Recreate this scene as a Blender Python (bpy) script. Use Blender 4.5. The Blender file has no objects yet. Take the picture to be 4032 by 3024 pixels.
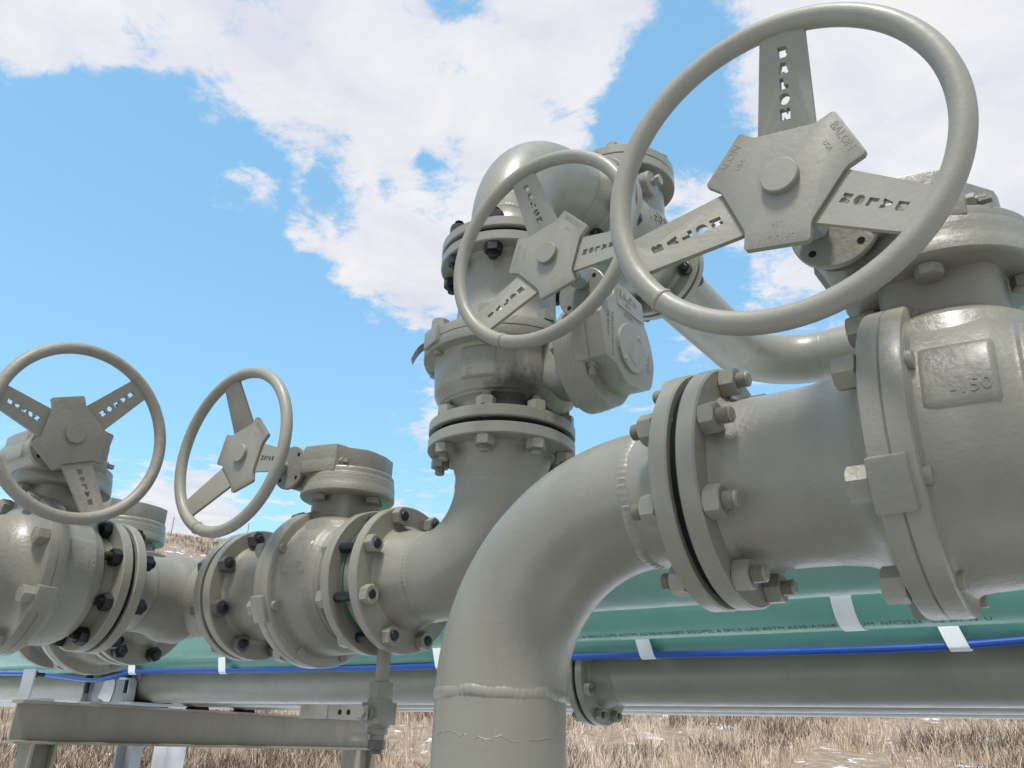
import bpy, bmesh, math, random
from mathutils import Vector, Matrix, Euler
import bpy.utils
random.seed(7)
PI = math.pi
SC = bpy.context.scene
COL = SC.collection
R_ = math.radians

# ------------------------------------------------------------------ materials
def new_mat(name):
    m = bpy.data.materials.new(name); m.use_nodes = True
    nt = m.node_tree; nt.nodes.clear()
    out = nt.nodes.new('ShaderNodeOutputMaterial'); b = nt.nodes.new('ShaderNodeBsdfPrincipled')
    nt.links.new(b.outputs[0], out.inputs[0])
    return m, nt, b

def N(nt, t, **kw):
    n = nt.nodes.new('ShaderNode' + t)
    for k, v in kw.items():
        if k in ('ins',):
            for kk, vv in v.items(): n.inputs[kk].default_value = vv
        else: setattr(n, k, v)
    return n

def ramp(nt, src, stops):
    r = nt.nodes.new('ShaderNodeValToRGB'); e = r.color_ramp.elements
    while len(e) > 1: e.remove(e[-1])
    for i, (p, c) in enumerate(stops):
        el = e[0] if i == 0 else e.new(p)
        el.position = p; el.color = (*c, 1) if len(c) == 3 else c
    nt.links.new(src, r.inputs[0]); return r

def coords(nt, scale=1.0):
    tc = N(nt, 'TexCoord'); oi = N(nt, 'ObjectInfo')
    mp = N(nt, 'Mapping'); mp.inputs['Scale'].default_value = (scale,) * 3
    mu = N(nt, 'Math', operation='MULTIPLY'); mu.inputs[1].default_value = 37.0
    nt.links.new(oi.outputs['Random'], mu.inputs[0])
    cx = N(nt, 'CombineXYZ')
    for i in range(3): nt.links.new(mu.outputs[0], cx.inputs[i])
    nt.links.new(cx.outputs[0], mp.inputs['Location']); nt.links.new(tc.outputs['Object'], mp.inputs['Vector'])
    return mp.outputs[0]

def noise(nt, vec, scale, detail=4, rough=.55, dist=0):
    n = N(nt, 'TexNoise'); n.inputs['Scale'].default_value = scale; n.inputs['Detail'].default_value = detail
    n.inputs['Roughness'].default_value = rough; n.inputs['Distortion'].default_value = dist
    nt.links.new(vec, n.inputs['Vector']); return n

def mixc(nt, fac, a, b, blend='MIX'):
    m = N(nt, 'Mix', data_type='RGBA', blend_type=blend)
    if isinstance(fac, (int, float)): m.inputs[0].default_value = fac
    else: nt.links.new(fac, m.inputs[0])
    for i, v in ((6, a), (7, b)):
        if isinstance(v, tuple): m.inputs[i].default_value = (*v, 1)
        else: nt.links.new(v, m.inputs[i])
    return m.outputs[2]

def paint(name, col, rough=.42, bump=.25, cast=0.0, dirt=.35, coat=.12, rust=0.0, spec=.5, stain=None):
    """brushed / sprayed industrial enamel over steel: slow colour drift, runs, orange peel, a few grains"""
    m, nt, b = new_mat(name)
    v = coords(nt)
    n1 = noise(nt, v, 5.5, 5, .6)
    c1 = ramp(nt, n1.outputs[0], [(.3, tuple(x * .86 for x in col)), (.55, col), (.75, tuple(min(1, x * 1.07) for x in col))])
    n2 = noise(nt, v, 38, 6, .65)
    warm = (col[0] * 1.02, col[1] * .93, col[2] * .76)
    f2 = ramp(nt, n2.outputs[0], [(.52, (0, 0, 0)), (.78, (1, 1, 1))])
    mu = N(nt, 'Math', operation='MULTIPLY'); mu.inputs[1].default_value = dirt
    nt.links.new(f2.outputs[0], mu.inputs[0])
    c = mixc(nt, mu.outputs[0], c1.outputs[0], warm)
    # tiny specks of grit
    n3 = noise(nt, v, 420, 2, .5)
    f3 = ramp(nt, n3.outputs[0], [(.66, (0, 0, 0)), (.75, (1, 1, 1))])
    mu3 = N(nt, 'Math', operation='MULTIPLY'); mu3.inputs[1].default_value = .28
    nt.links.new(f3.outputs[0], mu3.inputs[0])
    c = mixc(nt, mu3.outputs[0], c, tuple(x * .55 for x in col))
    if rust:
        n4 = noise(nt, v, 14, 8, .7, .4)
        f4 = ramp(nt, n4.outputs[0], [(.64, (0, 0, 0)), (.76, (1, 1, 1))])
        mu4 = N(nt, 'Math', operation='MULTIPLY'); mu4.inputs[1].default_value = rust
        nt.links.new(f4.outputs[0], mu4.inputs[0])
        c = mixc(nt, mu4.outputs[0], c, (.30, .19, .10))
    if stain:
        tcs = N(nt, 'TexCoord'); ds = N(nt, 'VectorMath', operation='DISTANCE'); nt.links.new(tcs.outputs['Object'], ds.inputs[0]); ds.inputs[1].default_value = stain[0]
        nz = noise(nt, tcs.outputs['Object'], 60, 5, .7); md = N(nt, 'Math', operation='MULTIPLY_ADD'); md.inputs[1].default_value = stain[1] * .9
        nt.links.new(nz.outputs[0], md.inputs[0]); nt.links.new(ds.outputs['Value'], md.inputs[2])
        fsn = ramp(nt, md.outputs[0], [(stain[1] * 1.1, (.92, .92, .92)), (stain[1] * 1.65, (0, 0, 0))])
        c = mixc(nt, fsn.outputs[0], c, (.012, .011, .015))
    ge = N(nt, 'NewGeometry'); ms = N(nt, 'Mapping'); ms.inputs['Scale'].default_value = (34, 34, 2.2); nt.links.new(ge.outputs['Position'], ms.inputs['Vector'])
    ns = noise(nt, ms.outputs[0], 1.0, 5, .6); fs = ramp(nt, ns.outputs[0], [(.50, (0, 0, 0)), (.72, (1, 1, 1))])
    mus = N(nt, 'Math', operation='MULTIPLY'); mus.inputs[1].default_value = dirt * .40; nt.links.new(fs.outputs[0], mus.inputs[0])
    c = mixc(nt, mus.outputs[0], c, (col[0] * .72, col[1] * .67, col[2] * .58))
    oi2 = N(nt, 'ObjectInfo'); mr2 = N(nt, 'MapRange'); mr2.inputs['To Min'].default_value = .92; mr2.inputs['To Max'].default_value = 1.07
    nt.links.new(oi2.outputs['Random'], mr2.inputs['Value']); hv = N(nt, 'HueSaturation'); nt.links.new(mr2.outputs[0], hv.inputs['Value']); nt.links.new(c, hv.inputs['Color']); c = hv.outputs[0]
    nt.links.new(c, b.inputs['Base Color'])
    rr = ramp(nt, n2.outputs[0], [(.3, (rough - .07,) * 3), (.75, (rough + .13,) * 3)])
    nt.links.new(rr.outputs[0], b.inputs['Roughness'])
    b.inputs['Coat Weight'].default_value = coat; b.inputs['Coat Roughness'].default_value = .22
    b.inputs['Specular IOR Level'].default_value = spec
    # bump: sagging paint + orange peel (+ sand-cast skin)
    nb = noise(nt, v, 150, 3, .5)
    nl = noise(nt, v, 24, 4, .6, .6)
    ad = N(nt, 'Math', operation='MULTIPLY_ADD'); ad.inputs[1].default_value = .7 + cast * 1.2
    nt.links.new(nl.outputs[0], ad.inputs[0]); nt.links.new(nb.outputs[0], ad.inputs[2])
    last = ad.outputs[0]
    if cast:
        nc = noise(nt, v, 70, 6, .7)
        a2 = N(nt, 'Math', operation='MULTIPLY_ADD'); a2.inputs[1].default_value = cast * 2
        nt.links.new(nc.outputs[0], a2.inputs[0]); nt.links.new(last, a2.inputs[2]); last = a2.outputs[0]
    bp = N(nt, 'Bump'); bp.inputs['Strength'].default_value = bump; bp.inputs['Distance'].default_value = .0022
    nt.links.new(last, bp.inputs['Height']); nt.links.new(bp.outputs[0], b.inputs['Normal'])
    return m

GREY = (.258, .251, .205)
M = {}
M['paint'] = paint('grey_enamel', GREY, .37, .18, dirt=.55)
M['cast'] = paint('grey_enamel_on_casting', (.251, .244, .199), .36, .32, cast=.8, dirt=.4, coat=.15)
M['cast_stained'] = paint('grease_stained_casting', (.251, .244, .199), .36, .32, cast=.8, dirt=.5, coat=.15, stain=((.352, -.075, .085), .060))
M['wheel'] = paint('grey_enamel_handwheel', (.272, .265, .218), .50, .16, cast=.1, dirt=.4, coat=.1)
M['wheel_worn'] = paint('worn_enamel_handwheel', (.27, .256, .21), .52, .45, cast=.5, dirt=.9, coat=.08, rust=.45)
M['beam'] = paint('weathered_beam_paint', (.26, .242, .19), .55, .25, dirt=.8, coat=0, rust=.35)
M['header'] = paint('grey_header_paint', (.245, .236, .198), .38, .12, dirt=.5, coat=.3)
M['zinc'] = paint('zinc_plated_nut', (.27, .32, .32), .4, .25, dirt=.3, coat=0)
M['galv'] = paint('galvanised_steel', (.40, .43, .46), .42, .15, dirt=.15, coat=0)
M['black'] = paint('black_bolt', (.012, .012, .014), .42, .3, dirt=.1, coat=0, spec=.45)
M['greybolt'] = paint('half_painted_bolt', (.10, .10, .098), .4, .3, dirt=.4, coat=0)
M['gasket'] = paint('gasket_black', (.012, .012, .012), .85, .2, dirt=0, coat=0, spec=.2)
M['greenring'] = paint('gasket_green', (.03, .16, .10), .6, .1, dirt=.1, coat=0)
M['green'] = paint('green_epoxy_coating', (.15, .40, .315), .4, .12, dirt=.35, coat=.25)
M['greengrey'] = paint('green_epoxy_coating_dusty', (.19, .38, .315), .4, .12, dirt=.55, coat=.25)
M['blue'] = paint('blue_cable_jacket', (.008, .07, .36), .36, .1, dirt=.0, coat=.1)
M['tape'] = paint('white_tape', (.80, .82, .83), .5, .1, dirt=.05, coat=0)
M['ink'] = paint('stencil_ink', (.045, .13, .105), .7, 0, dirt=0, coat=0)
M['hole'] = paint('hole_shade_black', (.02, .02, .02), .9, 0, dirt=0, coat=0, spec=.1)  # flat black discs painted for the shade inside small holes
M['rusty'] = paint('rusty_plug', (.16, .085, .05), .7, .4, dirt=.8, coat=0, rust=.6)
M['plate'] = paint('paper_tag', (.80, .80, .82), .55, .3, dirt=.15, coat=0)

# ------------------------------------------------------------------ mesh helpers
I4 = Matrix.Identity(4)
def MT(x, y, z): return Matrix.Translation((x, y, z))
def fin(bm, name, mat, parent=None, mw=None, smooth=35, bevel=0, mesh=None, post=None, mat2=None):
    """link one bmesh as one object; children are placed relative to their parent"""
    if mesh is None:
        if bevel:
            bmesh.ops.remove_doubles(bm, verts=bm.verts, dist=1e-6); bmesh.ops.recalc_face_normals(bm, faces=bm.faces)
            eg = [e for e in bm.edges if len(e.link_faces) == 2 and e.calc_face_angle(0) > R_(38)]
            bmesh.ops.bevel(bm, geom=eg, offset=bevel, segments=2, profile=.6, affect='EDGES', clamp_overlap=True)
        if post: post(bm)
        bmesh.ops.recalc_face_normals(bm, faces=bm.faces)
        mesh = bpy.data.meshes.new(name); bm.to_mesh(mesh); bm.free()
        mesh.materials.append(mat)
        if mat2: mesh.materials.append(mat2)
        if smooth:
            mesh.shade_smooth(); mesh.set_sharp_from_angle(angle=R_(smooth))
    o = bpy.data.objects.new(name, mesh); COL.objects.link(o)
    if parent is not None: o.parent = parent
    if mw is not None: o.matrix_local = mw
    return o

def thing(name, label, cat, mw=None, group=None):
    o = bpy.data.objects.new(name, None); COL.objects.link(o)
    o.empty_display_size = .05
    if mw is not None: o.matrix_local = mw
    o['label'] = label; o['category'] = cat
    if group: o['group'] = group
    return o
def tag(o, label, cat, group=None, kind=None):
    if label: o['label'] = label
    if cat: o['category'] = cat
    if group: o['group'] = group
    if kind: o['kind'] = kind
    return o

def lathe(bm, prof, M4=I4, seg=64, close=False):
    """revolve (x, r) profile about local x"""
    rings = []
    for x, r in prof:
        if r < 1e-6: rings.append([bm.verts.new(M4 @ Vector((x, 0, 0)))])
        else: rings.append([bm.verts.new(M4 @ Vector((x, r * math.cos(2 * PI * i / seg), r * math.sin(2 * PI * i / seg)))) for i in range(seg)])
    if close: rings.append(rings[0])
    for a, b in zip(rings, rings[1:]):
        for i in range(seg):
            j = (i + 1) % seg
            vs = []
            for v in ((a[i % len(a)]), (a[j % len(a)]), (b[j % len(b)]), (b[i % len(b)])):
                if v not in vs: vs.append(v)
            if len(vs) > 2: bm.faces.new(vs)

def prism(bm, poly, z0, z1, M4=I4):
    a = [bm.verts.new(M4 @ Vector((x, y, z0))) for x, y in poly]
    b = [bm.verts.new(M4 @ Vector((x, y, z1))) for x, y in poly]
    n = len(poly)
    bm.faces.new(a[::-1]); bm.faces.new(b)
    for i in range(n): bm.faces.new((a[i], a[(i + 1) % n], b[(i + 1) % n], b[i]))

def box(bm, lo, hi, M4=I4):
    prism(bm, [(lo[0], lo[1]), (hi[0], lo[1]), (hi[0], hi[1]), (lo[0], hi[1])], lo[2], hi[2], M4)

def sweep(bm, pts, rad, seg=48, cap=True, up=Vector((0, 0, 1))):
    pts = [Vector(p) for p in pts]; n = len(pts)
    tan = [(pts[min(i + 1, n - 1)] - pts[max(i - 1, 0)]).normalized() for i in range(n)]
    u = up - tan[0] * up.dot(tan[0])
    if u.length < 1e-4: u = Vector((1, 0, 0)) - tan[0] * tan[0].x
    u.normalize(); rings = []
    for i in range(n):
        if i:
            q = tan[i - 1].rotation_difference(tan[i]); u = q @ u; u = (u - tan[i] * u.dot(tan[i])).normalized()
        w = tan[i].cross(u); r = rad[i] if isinstance(rad, (list, tuple)) else rad
        rings.append([bm.verts.new(pts[i] + (u * math.cos(2 * PI * k / seg) + w * math.sin(2 * PI * k / seg)) * r) for k in range(seg)])
    for a, b in zip(rings, rings[1:]):
        for i in range(seg): bm.faces.new((a[i], a[(i + 1) % seg], b[(i + 1) % seg], b[i]))
    if cap: bm.faces.new(rings[0][::-1]); bm.faces.new(rings[-1])

def frame(o, x, y=None, z=None):
    """matrix whose columns are local axes x, y, z (one of y, z may be None)"""
    x = Vector(x).normalized()
    if y is None and z is None:
        z = Vector((0, 0, 1)) if abs(x.z) < .9 else Vector((1, 0, 0))
    if y is None:
        z = Vector(z); y = z.cross(x).normalized(); z = x.cross(y)
    else:
        y = Vector(y); z = x.cross(y).normalized(); y = z.cross(x)
    m = Matrix((x, y, z)).transposed().to_4x4(); m.translation = Vector(o); return m

def hexnut(bm, x0, h, af, M4=I4, seg=36):
    """heavy hex nut from x0 to x0+h along local x, chamfered corners on the outer face"""
    a = af / 2; rings = []
    def hr(t):
        t = (t % (PI / 3)) - PI / 6
        return a / math.cos(t)
    for k in range(5):
        ring = []
        for i in range(seg):
            t = 2 * PI * i / seg; r = hr(t)
            if k == 0: x, q = 0, a * .92
            elif k == 1: x, q = (r - a * .97) * .55, r
            elif k == 2: x, q = h - (r - a * .97) * .62, r
            elif k == 3: x, q = h, a * .95
            else: x, q = h - .0006, a * .60
            ring.append(bm.verts.new(M4 @ Vector((x0 + x, q * math.cos(t), q * math.sin(t)))))
        rings.append(ring)
    for A, B in zip(rings, rings[1:]):
        for i in range(seg): bm.faces.new((A[i], A[(i + 1) % seg], B[(i + 1) % seg], B[i]))
    bm.faces.new(rings[0][::-1]); bm.faces.new(rings[-1])

def weld_bead(R, w=.0075, h=.0024, n=130, seed=0):
    """rippled weld bead round local x, radius R"""
    bm = bmesh.new(); rnd = random.Random(seed); rings = []
    k = 9
    ph = [rnd.uniform(-.25, .25) for _ in range(n)]
    for i in range(n * 2):
        t = 2 * PI * i / (n * 2); q = (i % 4) / 4
        amp = (1 - .36 * q + .35 * ph[(i // 4) % n]) * (.85 + .25 * math.sin(3.1 * t + seed) * math.sin(7.7 * t))
        ring = []
        wob = .0012 * math.sin(5 * t + seed) + .0008 * math.sin(11 * t)
        for j in range(k):
            s = -1 + 2 * j / (k - 1)
            tt = t + .011 * (1 - s * s) * (.168 / max(R, .03)) * .5
            r = R - .001 + h * amp * (1 - s * s)
            ring.append(bm.verts.new((w * s * (1 + .1 * ph[(i // 4) % n]) + wob, r * math.cos(tt), r * math.sin(tt))))
        rings.append(ring)
    m = len(rings)
    for i in range(m):
        a, b = rings[i], rings[(i + 1) % m]
        for j in range(k - 1): bm.faces.new((a[j], a[j + 1], b[j + 1], b[j]))
    return bm

def text_bm(body, size, depth, align='CENTER', shear=0):
    c = bpy.data.curves.new('lettering', 'FONT'); c.body = body; c.size = size; c.extrude = depth; c.align_x = align; c.align_y = 'CENTER'
    c.resolution_u = 2
    o = bpy.data.objects.new('lettering', c); COL.objects.link(o)
    dg = bpy.context.evaluated_depsgraph_get(); me = bpy.data.meshes.new_from_object(o.evaluated_get(dg))
    bm = bmesh.new(); bm.from_mesh(me)
    bpy.data.objects.remove(o); bpy.data.curves.remove(c); bpy.data.meshes.remove(me)
    return bm

def add_text(bm, body, size, depth, M4):
    t = text_bm(body, size, depth); me = bpy.data.meshes.new('t'); t.transform(M4); t.to_mesh(me); t.free()
    bm.from_mesh(me); bpy.data.meshes.remove(me)

# ------------------------------------------------------------------ pipe hardware, NPS 6 class 150
OD = .1683 / 2; FR = .1397; BC = .1207; FT = .0218; GAP = .0052; BACK = FT + GAP
CACHE = {}
def cached(key, build, name, mat, parent, mw=None, smooth=35, bevel=0, post=None):
    k = (key, mat.name)
    if k not in CACHE:
        o = fin(build(), name, mat, parent, mw, smooth, bevel, post=post); CACHE[k] = o.data; return o
    return fin(None, name, mat, parent, mw, smooth, bevel, mesh=CACHE[k])

def weldneck_bm():
    """weld-neck flange: mating plane x=0, hub towards -x, weld end at x=-.089"""
    bm = bmesh.new()
    lathe(bm, [(-.0012, 0), (-.0012, .106), (-GAP, .107), (-GAP, FR - .002), (-GAP - .002, FR), (-BACK + .002, FR), (-BACK, FR - .0025),
               (-BACK, .101), (-BACK - .004, .0965), (-BACK - .012, .094), (-.066, .0865), (-.073, .0845), (-.089, OD), (-.089, 0)], seg=96)
    return bm
def weldneck(parent, mw, name='flange'):
    return cached('wn', weldneck_bm, name, M['paint'], parent, mw, 28)
def gasket(parent, mw):
    def b():
        bm = bmesh.new(); lathe(bm, [(-.0047, 0), (-.0047, .130), (.0047, .130), (.0047, 0)], seg=72); return bm  # gasket disc widened so its black also stands in for shade in the gap
    return cached('gk', b, 'gasket', M['gasket'], parent, mw)

def stud_bm(L):
    bm = bmesh.new(); r = .0093; p = []; thr = .05
    x = -L / 2; p += [(x, 0), (x, r - .0028), (x + .0014, r - .0006)]
    pit = .0024; q = x + .002
    full = L > .16
    while q < L / 2 - .003:
        if abs(q) > L / 2 - thr or full: p += [(q, r - .0016), (q + pit * .5, r + .0002)]; q += pit
        else: q = L / 2 - thr + 1e-4
    p += [(L / 2 - .0014, r - .0006), (L / 2, r - .0028), (L / 2, 0)]
    lathe(bm, p, seg=20); return bm
def nut_bm():
    bm = bmesh.new(); hexnut(bm, 0, .0188, .0318); return bm

def joint(parent, mw, studs='greybolt', nuts='paint', nuts2=None, span=0.0, proj=.010, phase=22.5, seed=1, skip=()):
    """eight stud bolts across a flange pair; mw: x along the pipe, origin mid-joint; span: extra length between the flanges"""
    rnd = random.Random(seed); L = 2 * BACK + span + 2 * .0188 + 2 * proj
    for k in range(8):
        if k in skip: continue
        a = R_(phase + 45 * k); dx = rnd.uniform(-.0022, .0022)
        m = mw @ Matrix.Translation((dx, BC * math.cos(a), BC * math.sin(a))) @ Matrix.Rotation(rnd.uniform(0, 6.28), 4, 'X')
        s = cached(('stud', round(L, 4)), lambda: stud_bm(L), 'stud_bolt', M[studs], parent, m, 30)
        b = BACK + span / 2
        cached('nut', nut_bm, 'hex_nut', M[nuts], s, Matrix.Translation((b - dx, 0, 0)) @ Matrix.Rotation(rnd.uniform(0, 1.05), 4, 'X'), 25)
        cached('nut', nut_bm, 'hex_nut', M[nuts2 or nuts], s, Matrix.Translation((-b - dx, 0, 0)) @ Matrix.Rotation(PI, 4, 'Z') @ Matrix.Rotation(rnd.uniform(0, 1.05), 4, 'X'), 25)

def bead(parent, mw, R=OD, seed=0, w=.0072, h=.0022):
    return fin(weld_bead(R, w, h, seed=seed), 'weld_bead', M['paint'], parent, mw, 30)

# ------------------------------------------------------------------ ball valve (all five are of one pattern)
F2F = .394; STX = .266; WHX = .168; WHY = -.238; WHZ = .2435
def letter_polys():
    """stencil holes as seen from the front: unit box -.5..+.5"""
    B = [(-.5, -.5), (.3, -.5), (.5, -.32), (.5, -.1), (.3, .02), (.5, .14), (.5, .34), (.3, .5), (-.5, .5)]
    A = [(-.52, -.5), (-.18, -.5), (-.12, -.34), (.12, -.34), (.18, -.5), (.52, -.5), (.24, .5), (-.24, .5)]
    L = [(-.45, -.5), (.5, -.5), (.5, -.12), (-.02, -.12), (-.02, .5), (-.45, .5)]
    O = [(.52 * math.cos(2 * PI * i / 20), .52 * math.sin(2 * PI * i / 20)) for i in range(20)]
    Nn = [(-.5, -.5), (-.14, -.5), (-.14, -.2), (.1, -.5), (.5, -.5), (.5, .5), (.14, .5), (.14, .2), (-.1, .5), (-.5, .5)]
    return [B, A, L, O, Nn]

def spoke_bm(lettered):
    """plate in (t, r) plane, cut with letters, reading from the rim inwards"""
    c = bpy.data.curves.new('plate', 'CURVE'); c.dimensions = '2D'; c.fill_mode = 'BOTH'; c.extrude = .0032
    def add(poly):
        s = c.splines.new('POLY'); s.points.add(len(poly) - 1)
        for p, (x, y) in zip(s.points, poly): p.co = (x, y, 0, 1)
        s.use_cyclic_u = True
    add([(-.0305, .046), (.0305, .046), (.0225, .1655), (-.0225, .1655)])
    if lettered:
        for P, r, h, w in zip(letter_polys(), (.1370, .1210, .1055, .0902, .0750), (.0112,) * 5, (.0098, .0104, .0096, .0106, .0106)):
            add([(x * w, r + y * h) for x, y in P])
    o = bpy.data.objects.new('plate', c); COL.objects.link(o)
    dg = bpy.context.evaluated_depsgraph_get(); me = bpy.data.meshes.new_from_object(o.evaluated_get(dg))
    bm = bmesh.new(); bm.from_mesh(me)
    bpy.data.objects.remove(o); bpy.data.curves.remove(c); bpy.data.meshes.remove(me)
    for v in bm.verts:                      # dish: the hub stands .036 behind the rim
        v.co.z += -.036 * (.163 - v.co.y) / .113 * (1 if v.co.y > .05 else 1.0)
    return bm

def handwheel(parent, angle, mat, lettered=(True, True, True), text=True):
    """local wheel frame: x right, y up, z towards the operator"""
    Rw = .1676
    mw = frame((WHX, WHY, WHZ), (1, 0, 0), (0, 0, 1))     # x->x, y->z, z-> -y
    def rim():
        bm = bmesh.new(); n, k = 128, 20
        rings = []
        for i in range(n):
            a = 2 * PI * i / n
            rings.append([bm.verts.new(((Rw + .0116 * math.cos(2 * PI * j / k)) * math.cos(a), (Rw + .0116 * math.cos(2 * PI * j / k)) * math.sin(a), .0116 * math.sin(2 * PI * j / k))) for j in range(k)])
        for i in range(n):
            for j in range(k): bm.faces.new((rings[i][j], rings[i][(j + 1) % k], rings[(i + 1) % n][(j + 1) % k], rings[(i + 1) % n][j]))
        return bm
    rot = mw @ Matrix.Rotation(R_(angle - 90), 4, 'Z')
    w = cached('rim', rim, 'handwheel', mat, parent, rot, 60)
    for k in range(3):
        cached(('spoke', lettered[k]), lambda: spoke_bm(lettered[k]), 'spoke', mat, w, Matrix.Rotation(R_(120 * k), 4, 'Z'), 30, bevel=.0008)
    def hub():
        bm = bmesh.new(); P = []
        for s in range(3):
            for a, r in ((-26.5, .0625), (26.5, .0625), (29.5, .0655), (35.5, .0795), (38, .0815), (82, .0815), (84.5, .0795), (90.5, .0655)):
                t = R_(90 + a + 120 * s); P.append((r * math.cos(t), r * math.sin(t)))
        prism(bm, P, -.0335, -.0255); return bm
    def lt(bm):
        for s in range(3):
            rm = Matrix.Rotation(R_(60 + 120 * s), 4, 'Z')
            add_text(bm, 'BALON', .0120, .00030, rm @ Matrix.Translation((0, .0672, -.0255)))
            add_text(bm, 'USA', .0075, .00022, rm @ Matrix.Translation((0, .0515, -.0255)))
    cached('hub', hub, 'hub_plate', mat, w, None, 30, bevel=.0014, post=lt)
    def cap():
        bm = bmesh.new()
        lathe(bm, [(-.03, .0192), (-.0182, .0192), (-.0172, .0182), (-.0172, .012), (-.0172, 0)], frame((0, 0, 0), (0, 0, 1)), 40); return bm
    cached('cap', cap, 'hub_cap', mat, w, None, 30)
    def seam():
        bm = bmesh.new(); t = R_(232)
        c = Vector((Rw * math.cos(t), Rw * math.sin(t), 0))
        lathe(bm, [(-.003, .0112), (-.002, .0128), (0, .0134), (.002, .0128), (.003, .0112)], frame(c, (-math.sin(t), math.cos(t), 0)), 24)
        return bm
    cached('seam', seam, 'rim_joint', mat, w, None, 40)
    return w

COVER = [(-.1158, -.0491), (-.1161, .012), (-.1127, .051), (-.0948, .0555), (-.0787, .0535), (-.0677, .0628), (-.0389, .0812), (-.0053, .0917), (.0222, .088),
         (.0499, .0771), (.0600, .0560), (.0680, .0300), (.0684, -.0194), (.0473, -.0506), (.0433, -.0848), (.0067, -.0962), (-.0316, -.1049), (-.0565, -.089), (-.0862, -.0565)]

def rounded(P, i0, i1, n=4):
    out = []; m = len(P)
    for i in range(m):
        a, b, c, d = (Vector(P[(i + k - 1) % m]) for k in range(4))
        out.append(tuple(b))
        if i0 <= i < i1:
            for k in range(1, n):
                t = k / n; q = .5 * ((2 * b) + (c - a) * t + (2 * a - 5 * b + 4 * c - d) * t * t + (3 * b - a - 3 * c + d) * t ** 3); out.append(tuple(q))
    return out
COVER_R = rounded(COVER, 4, 12)
def gearbox(parent, text=False, extra=True):
    S = Matrix.Translation((STX, 0, 0)); up = lambda z=0: S @ frame((0, 0, z), (0, 0, 1), (1, 0, 0))
    def base():
        bm = bmesh.new()
        lathe(bm, [(.178, 0), (.178, .094), (.180, .0985), (.182, .1), (.1935, .1), (.1950, .0992), (.2085, .0985), (.2095, .0975),
                   (.219, .0970), (.221, .0960), (.221, 0)], frame((STX, 0, 0), (0, 0, 1), (1, 0, 0)), 96)
        # worm housing
        lathe(bm, [(-.078, 0), (-.078, .040), (.060, .040), (.064, .036), (.064, 0)], frame((STX - .078, 0, .238), (0, 1, 0), (1, 0, 0)), 40)
        lathe(bm, [(-.094, 0), (-.094, .031), (-.078, .031)], frame((STX - .080, 0, .2405), (0, 1, 0), (1, 0, 0)), 40)
        return bm
    g = cached('gbase', base, 'gearbox', M['cast'], parent, None, 32)
    def cover():
        bm = bmesh.new()
        prism(bm, COVER_R, .2195, .279, S)
        lathe(bm, [(.2195, .0962), (.2300, .0958), (.2335, .0925), (.2335, 0)], frame((STX, 0, 0), (0, 0, 1), (1, 0, 0)), 96)
        # the raised skirt round the drive side and the little step at the other
        P = [(x * 1.035, y * 1.035) for x, y in COVER]
        prism(bm, [P[i] for i in (13, 14, 15, 16, 17, 18, 0, 1)] + [(0, 0)], .2195, .2465, S)
        prism(bm, [P[i] for i in (9, 10, 11, 12, 13)] + [(0, 0)], .2195, .236, S)
        return bm
    def disc():
        bm = bmesh.new()
        lathe(bm, [(.2785, 0), (.2785, .048), (.2800, .048), (.2805, .046), (.2835, .046), (.2845, .0445), (.2845, 0)], frame((STX, 0, 0), (0, 0, 1), (1, 0, 0)), 56)
        z = .2845
        for a, r in ((140, .038), (-40, .038)):
            lathe(bm, [(z - .001, .0045), (z + .0012, .0035), (z + .0016, 0)], frame((STX + r * math.cos(R_(a)), r * math.sin(R_(a)), 0), (0, 0, 1), (1, 0, 0)), 16)
        for p0, p1 in (((-.028, .004), (.030, .004)), ((.03, .004), (.01, .027)), ((.03, .004), (.012, -.018))):
            d = Vector((p1[0] - p0[0], p1[1] - p0[1], 0)); m = frame((STX + p0[0], p0[1], z), d, None, (0, 0, 1))
            box(bm, (0, -.0009, -.0004), (d.length, .0009, .0004), m)
        return bm
    cached('gdisc', disc, 'indicator_disc', M['cast'], g, None, 30)
    def tx(bm):
        def at(x, y, rot): return S @ Matrix.Translation((x, y, .279)) @ Matrix.Rotation(R_(rot), 4, 'Z')
        add_text(bm, 'BALON', .020, .0009, at(-.098, -.005, 90)); add_text(bm, 'USA', .011, .0008, at(-.083, -.005, 90))
        add_text(bm, 'OPEN', .0125, .0008, at(-.062, -.004, 90)); add_text(bm, 'CLOSE', .0115, .0008, at(.004, .068, 0))
        add_text(bm, 'TURN CLOCKWISE', .0098, .0008, at(-.006, -.063, 0)); add_text(bm, 'TO CLOSE', .0098, .0008, at(-.022, -.078, 0))
        box(bm, (STX - .0725, -.045, .278), (STX - .0705, .050, .2803)); box(bm, (STX - .112, -.046, .278), (STX - .0725, -.044, .2803))
    cached(('gcover', text), cover, 'gearbox_cover', M['cast'], g, None, 34, bevel=.0055, post=tx if text else None)
    # stop bolts with lock nuts on the drive face
    def sb():
        bm = bmesh.new(); hexnut(bm, 0, .0095, .0155, seg=24)
        lathe(bm, [(0, .0048), (.019, .0048), (.020, .0038), (.020, 0)], seg=14); box(bm, (.012, -.0045, -.0045), (.0235, .0045, .0045)); return bm
    cached('stop', sb, 'stop_bolt', M['cast'], g, frame((STX + .044, -.069, .2425), (1, 0, 0)), 30)
    # input shaft and its mounting plate
    def mp():
        bm = bmesh.new(); lathe(bm, [(0, 0), (0, .046), (.001, .0475), (.0065, .0475), (.0075, .046), (.0075, 0)], seg=56); return bm
    p = cached('mplate', mp, 'mounting_plate', M['cast'], g, frame((STX - .080, -.1015, .2405), (0, 1, 0), (1, 0, 0)), 30)
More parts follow.
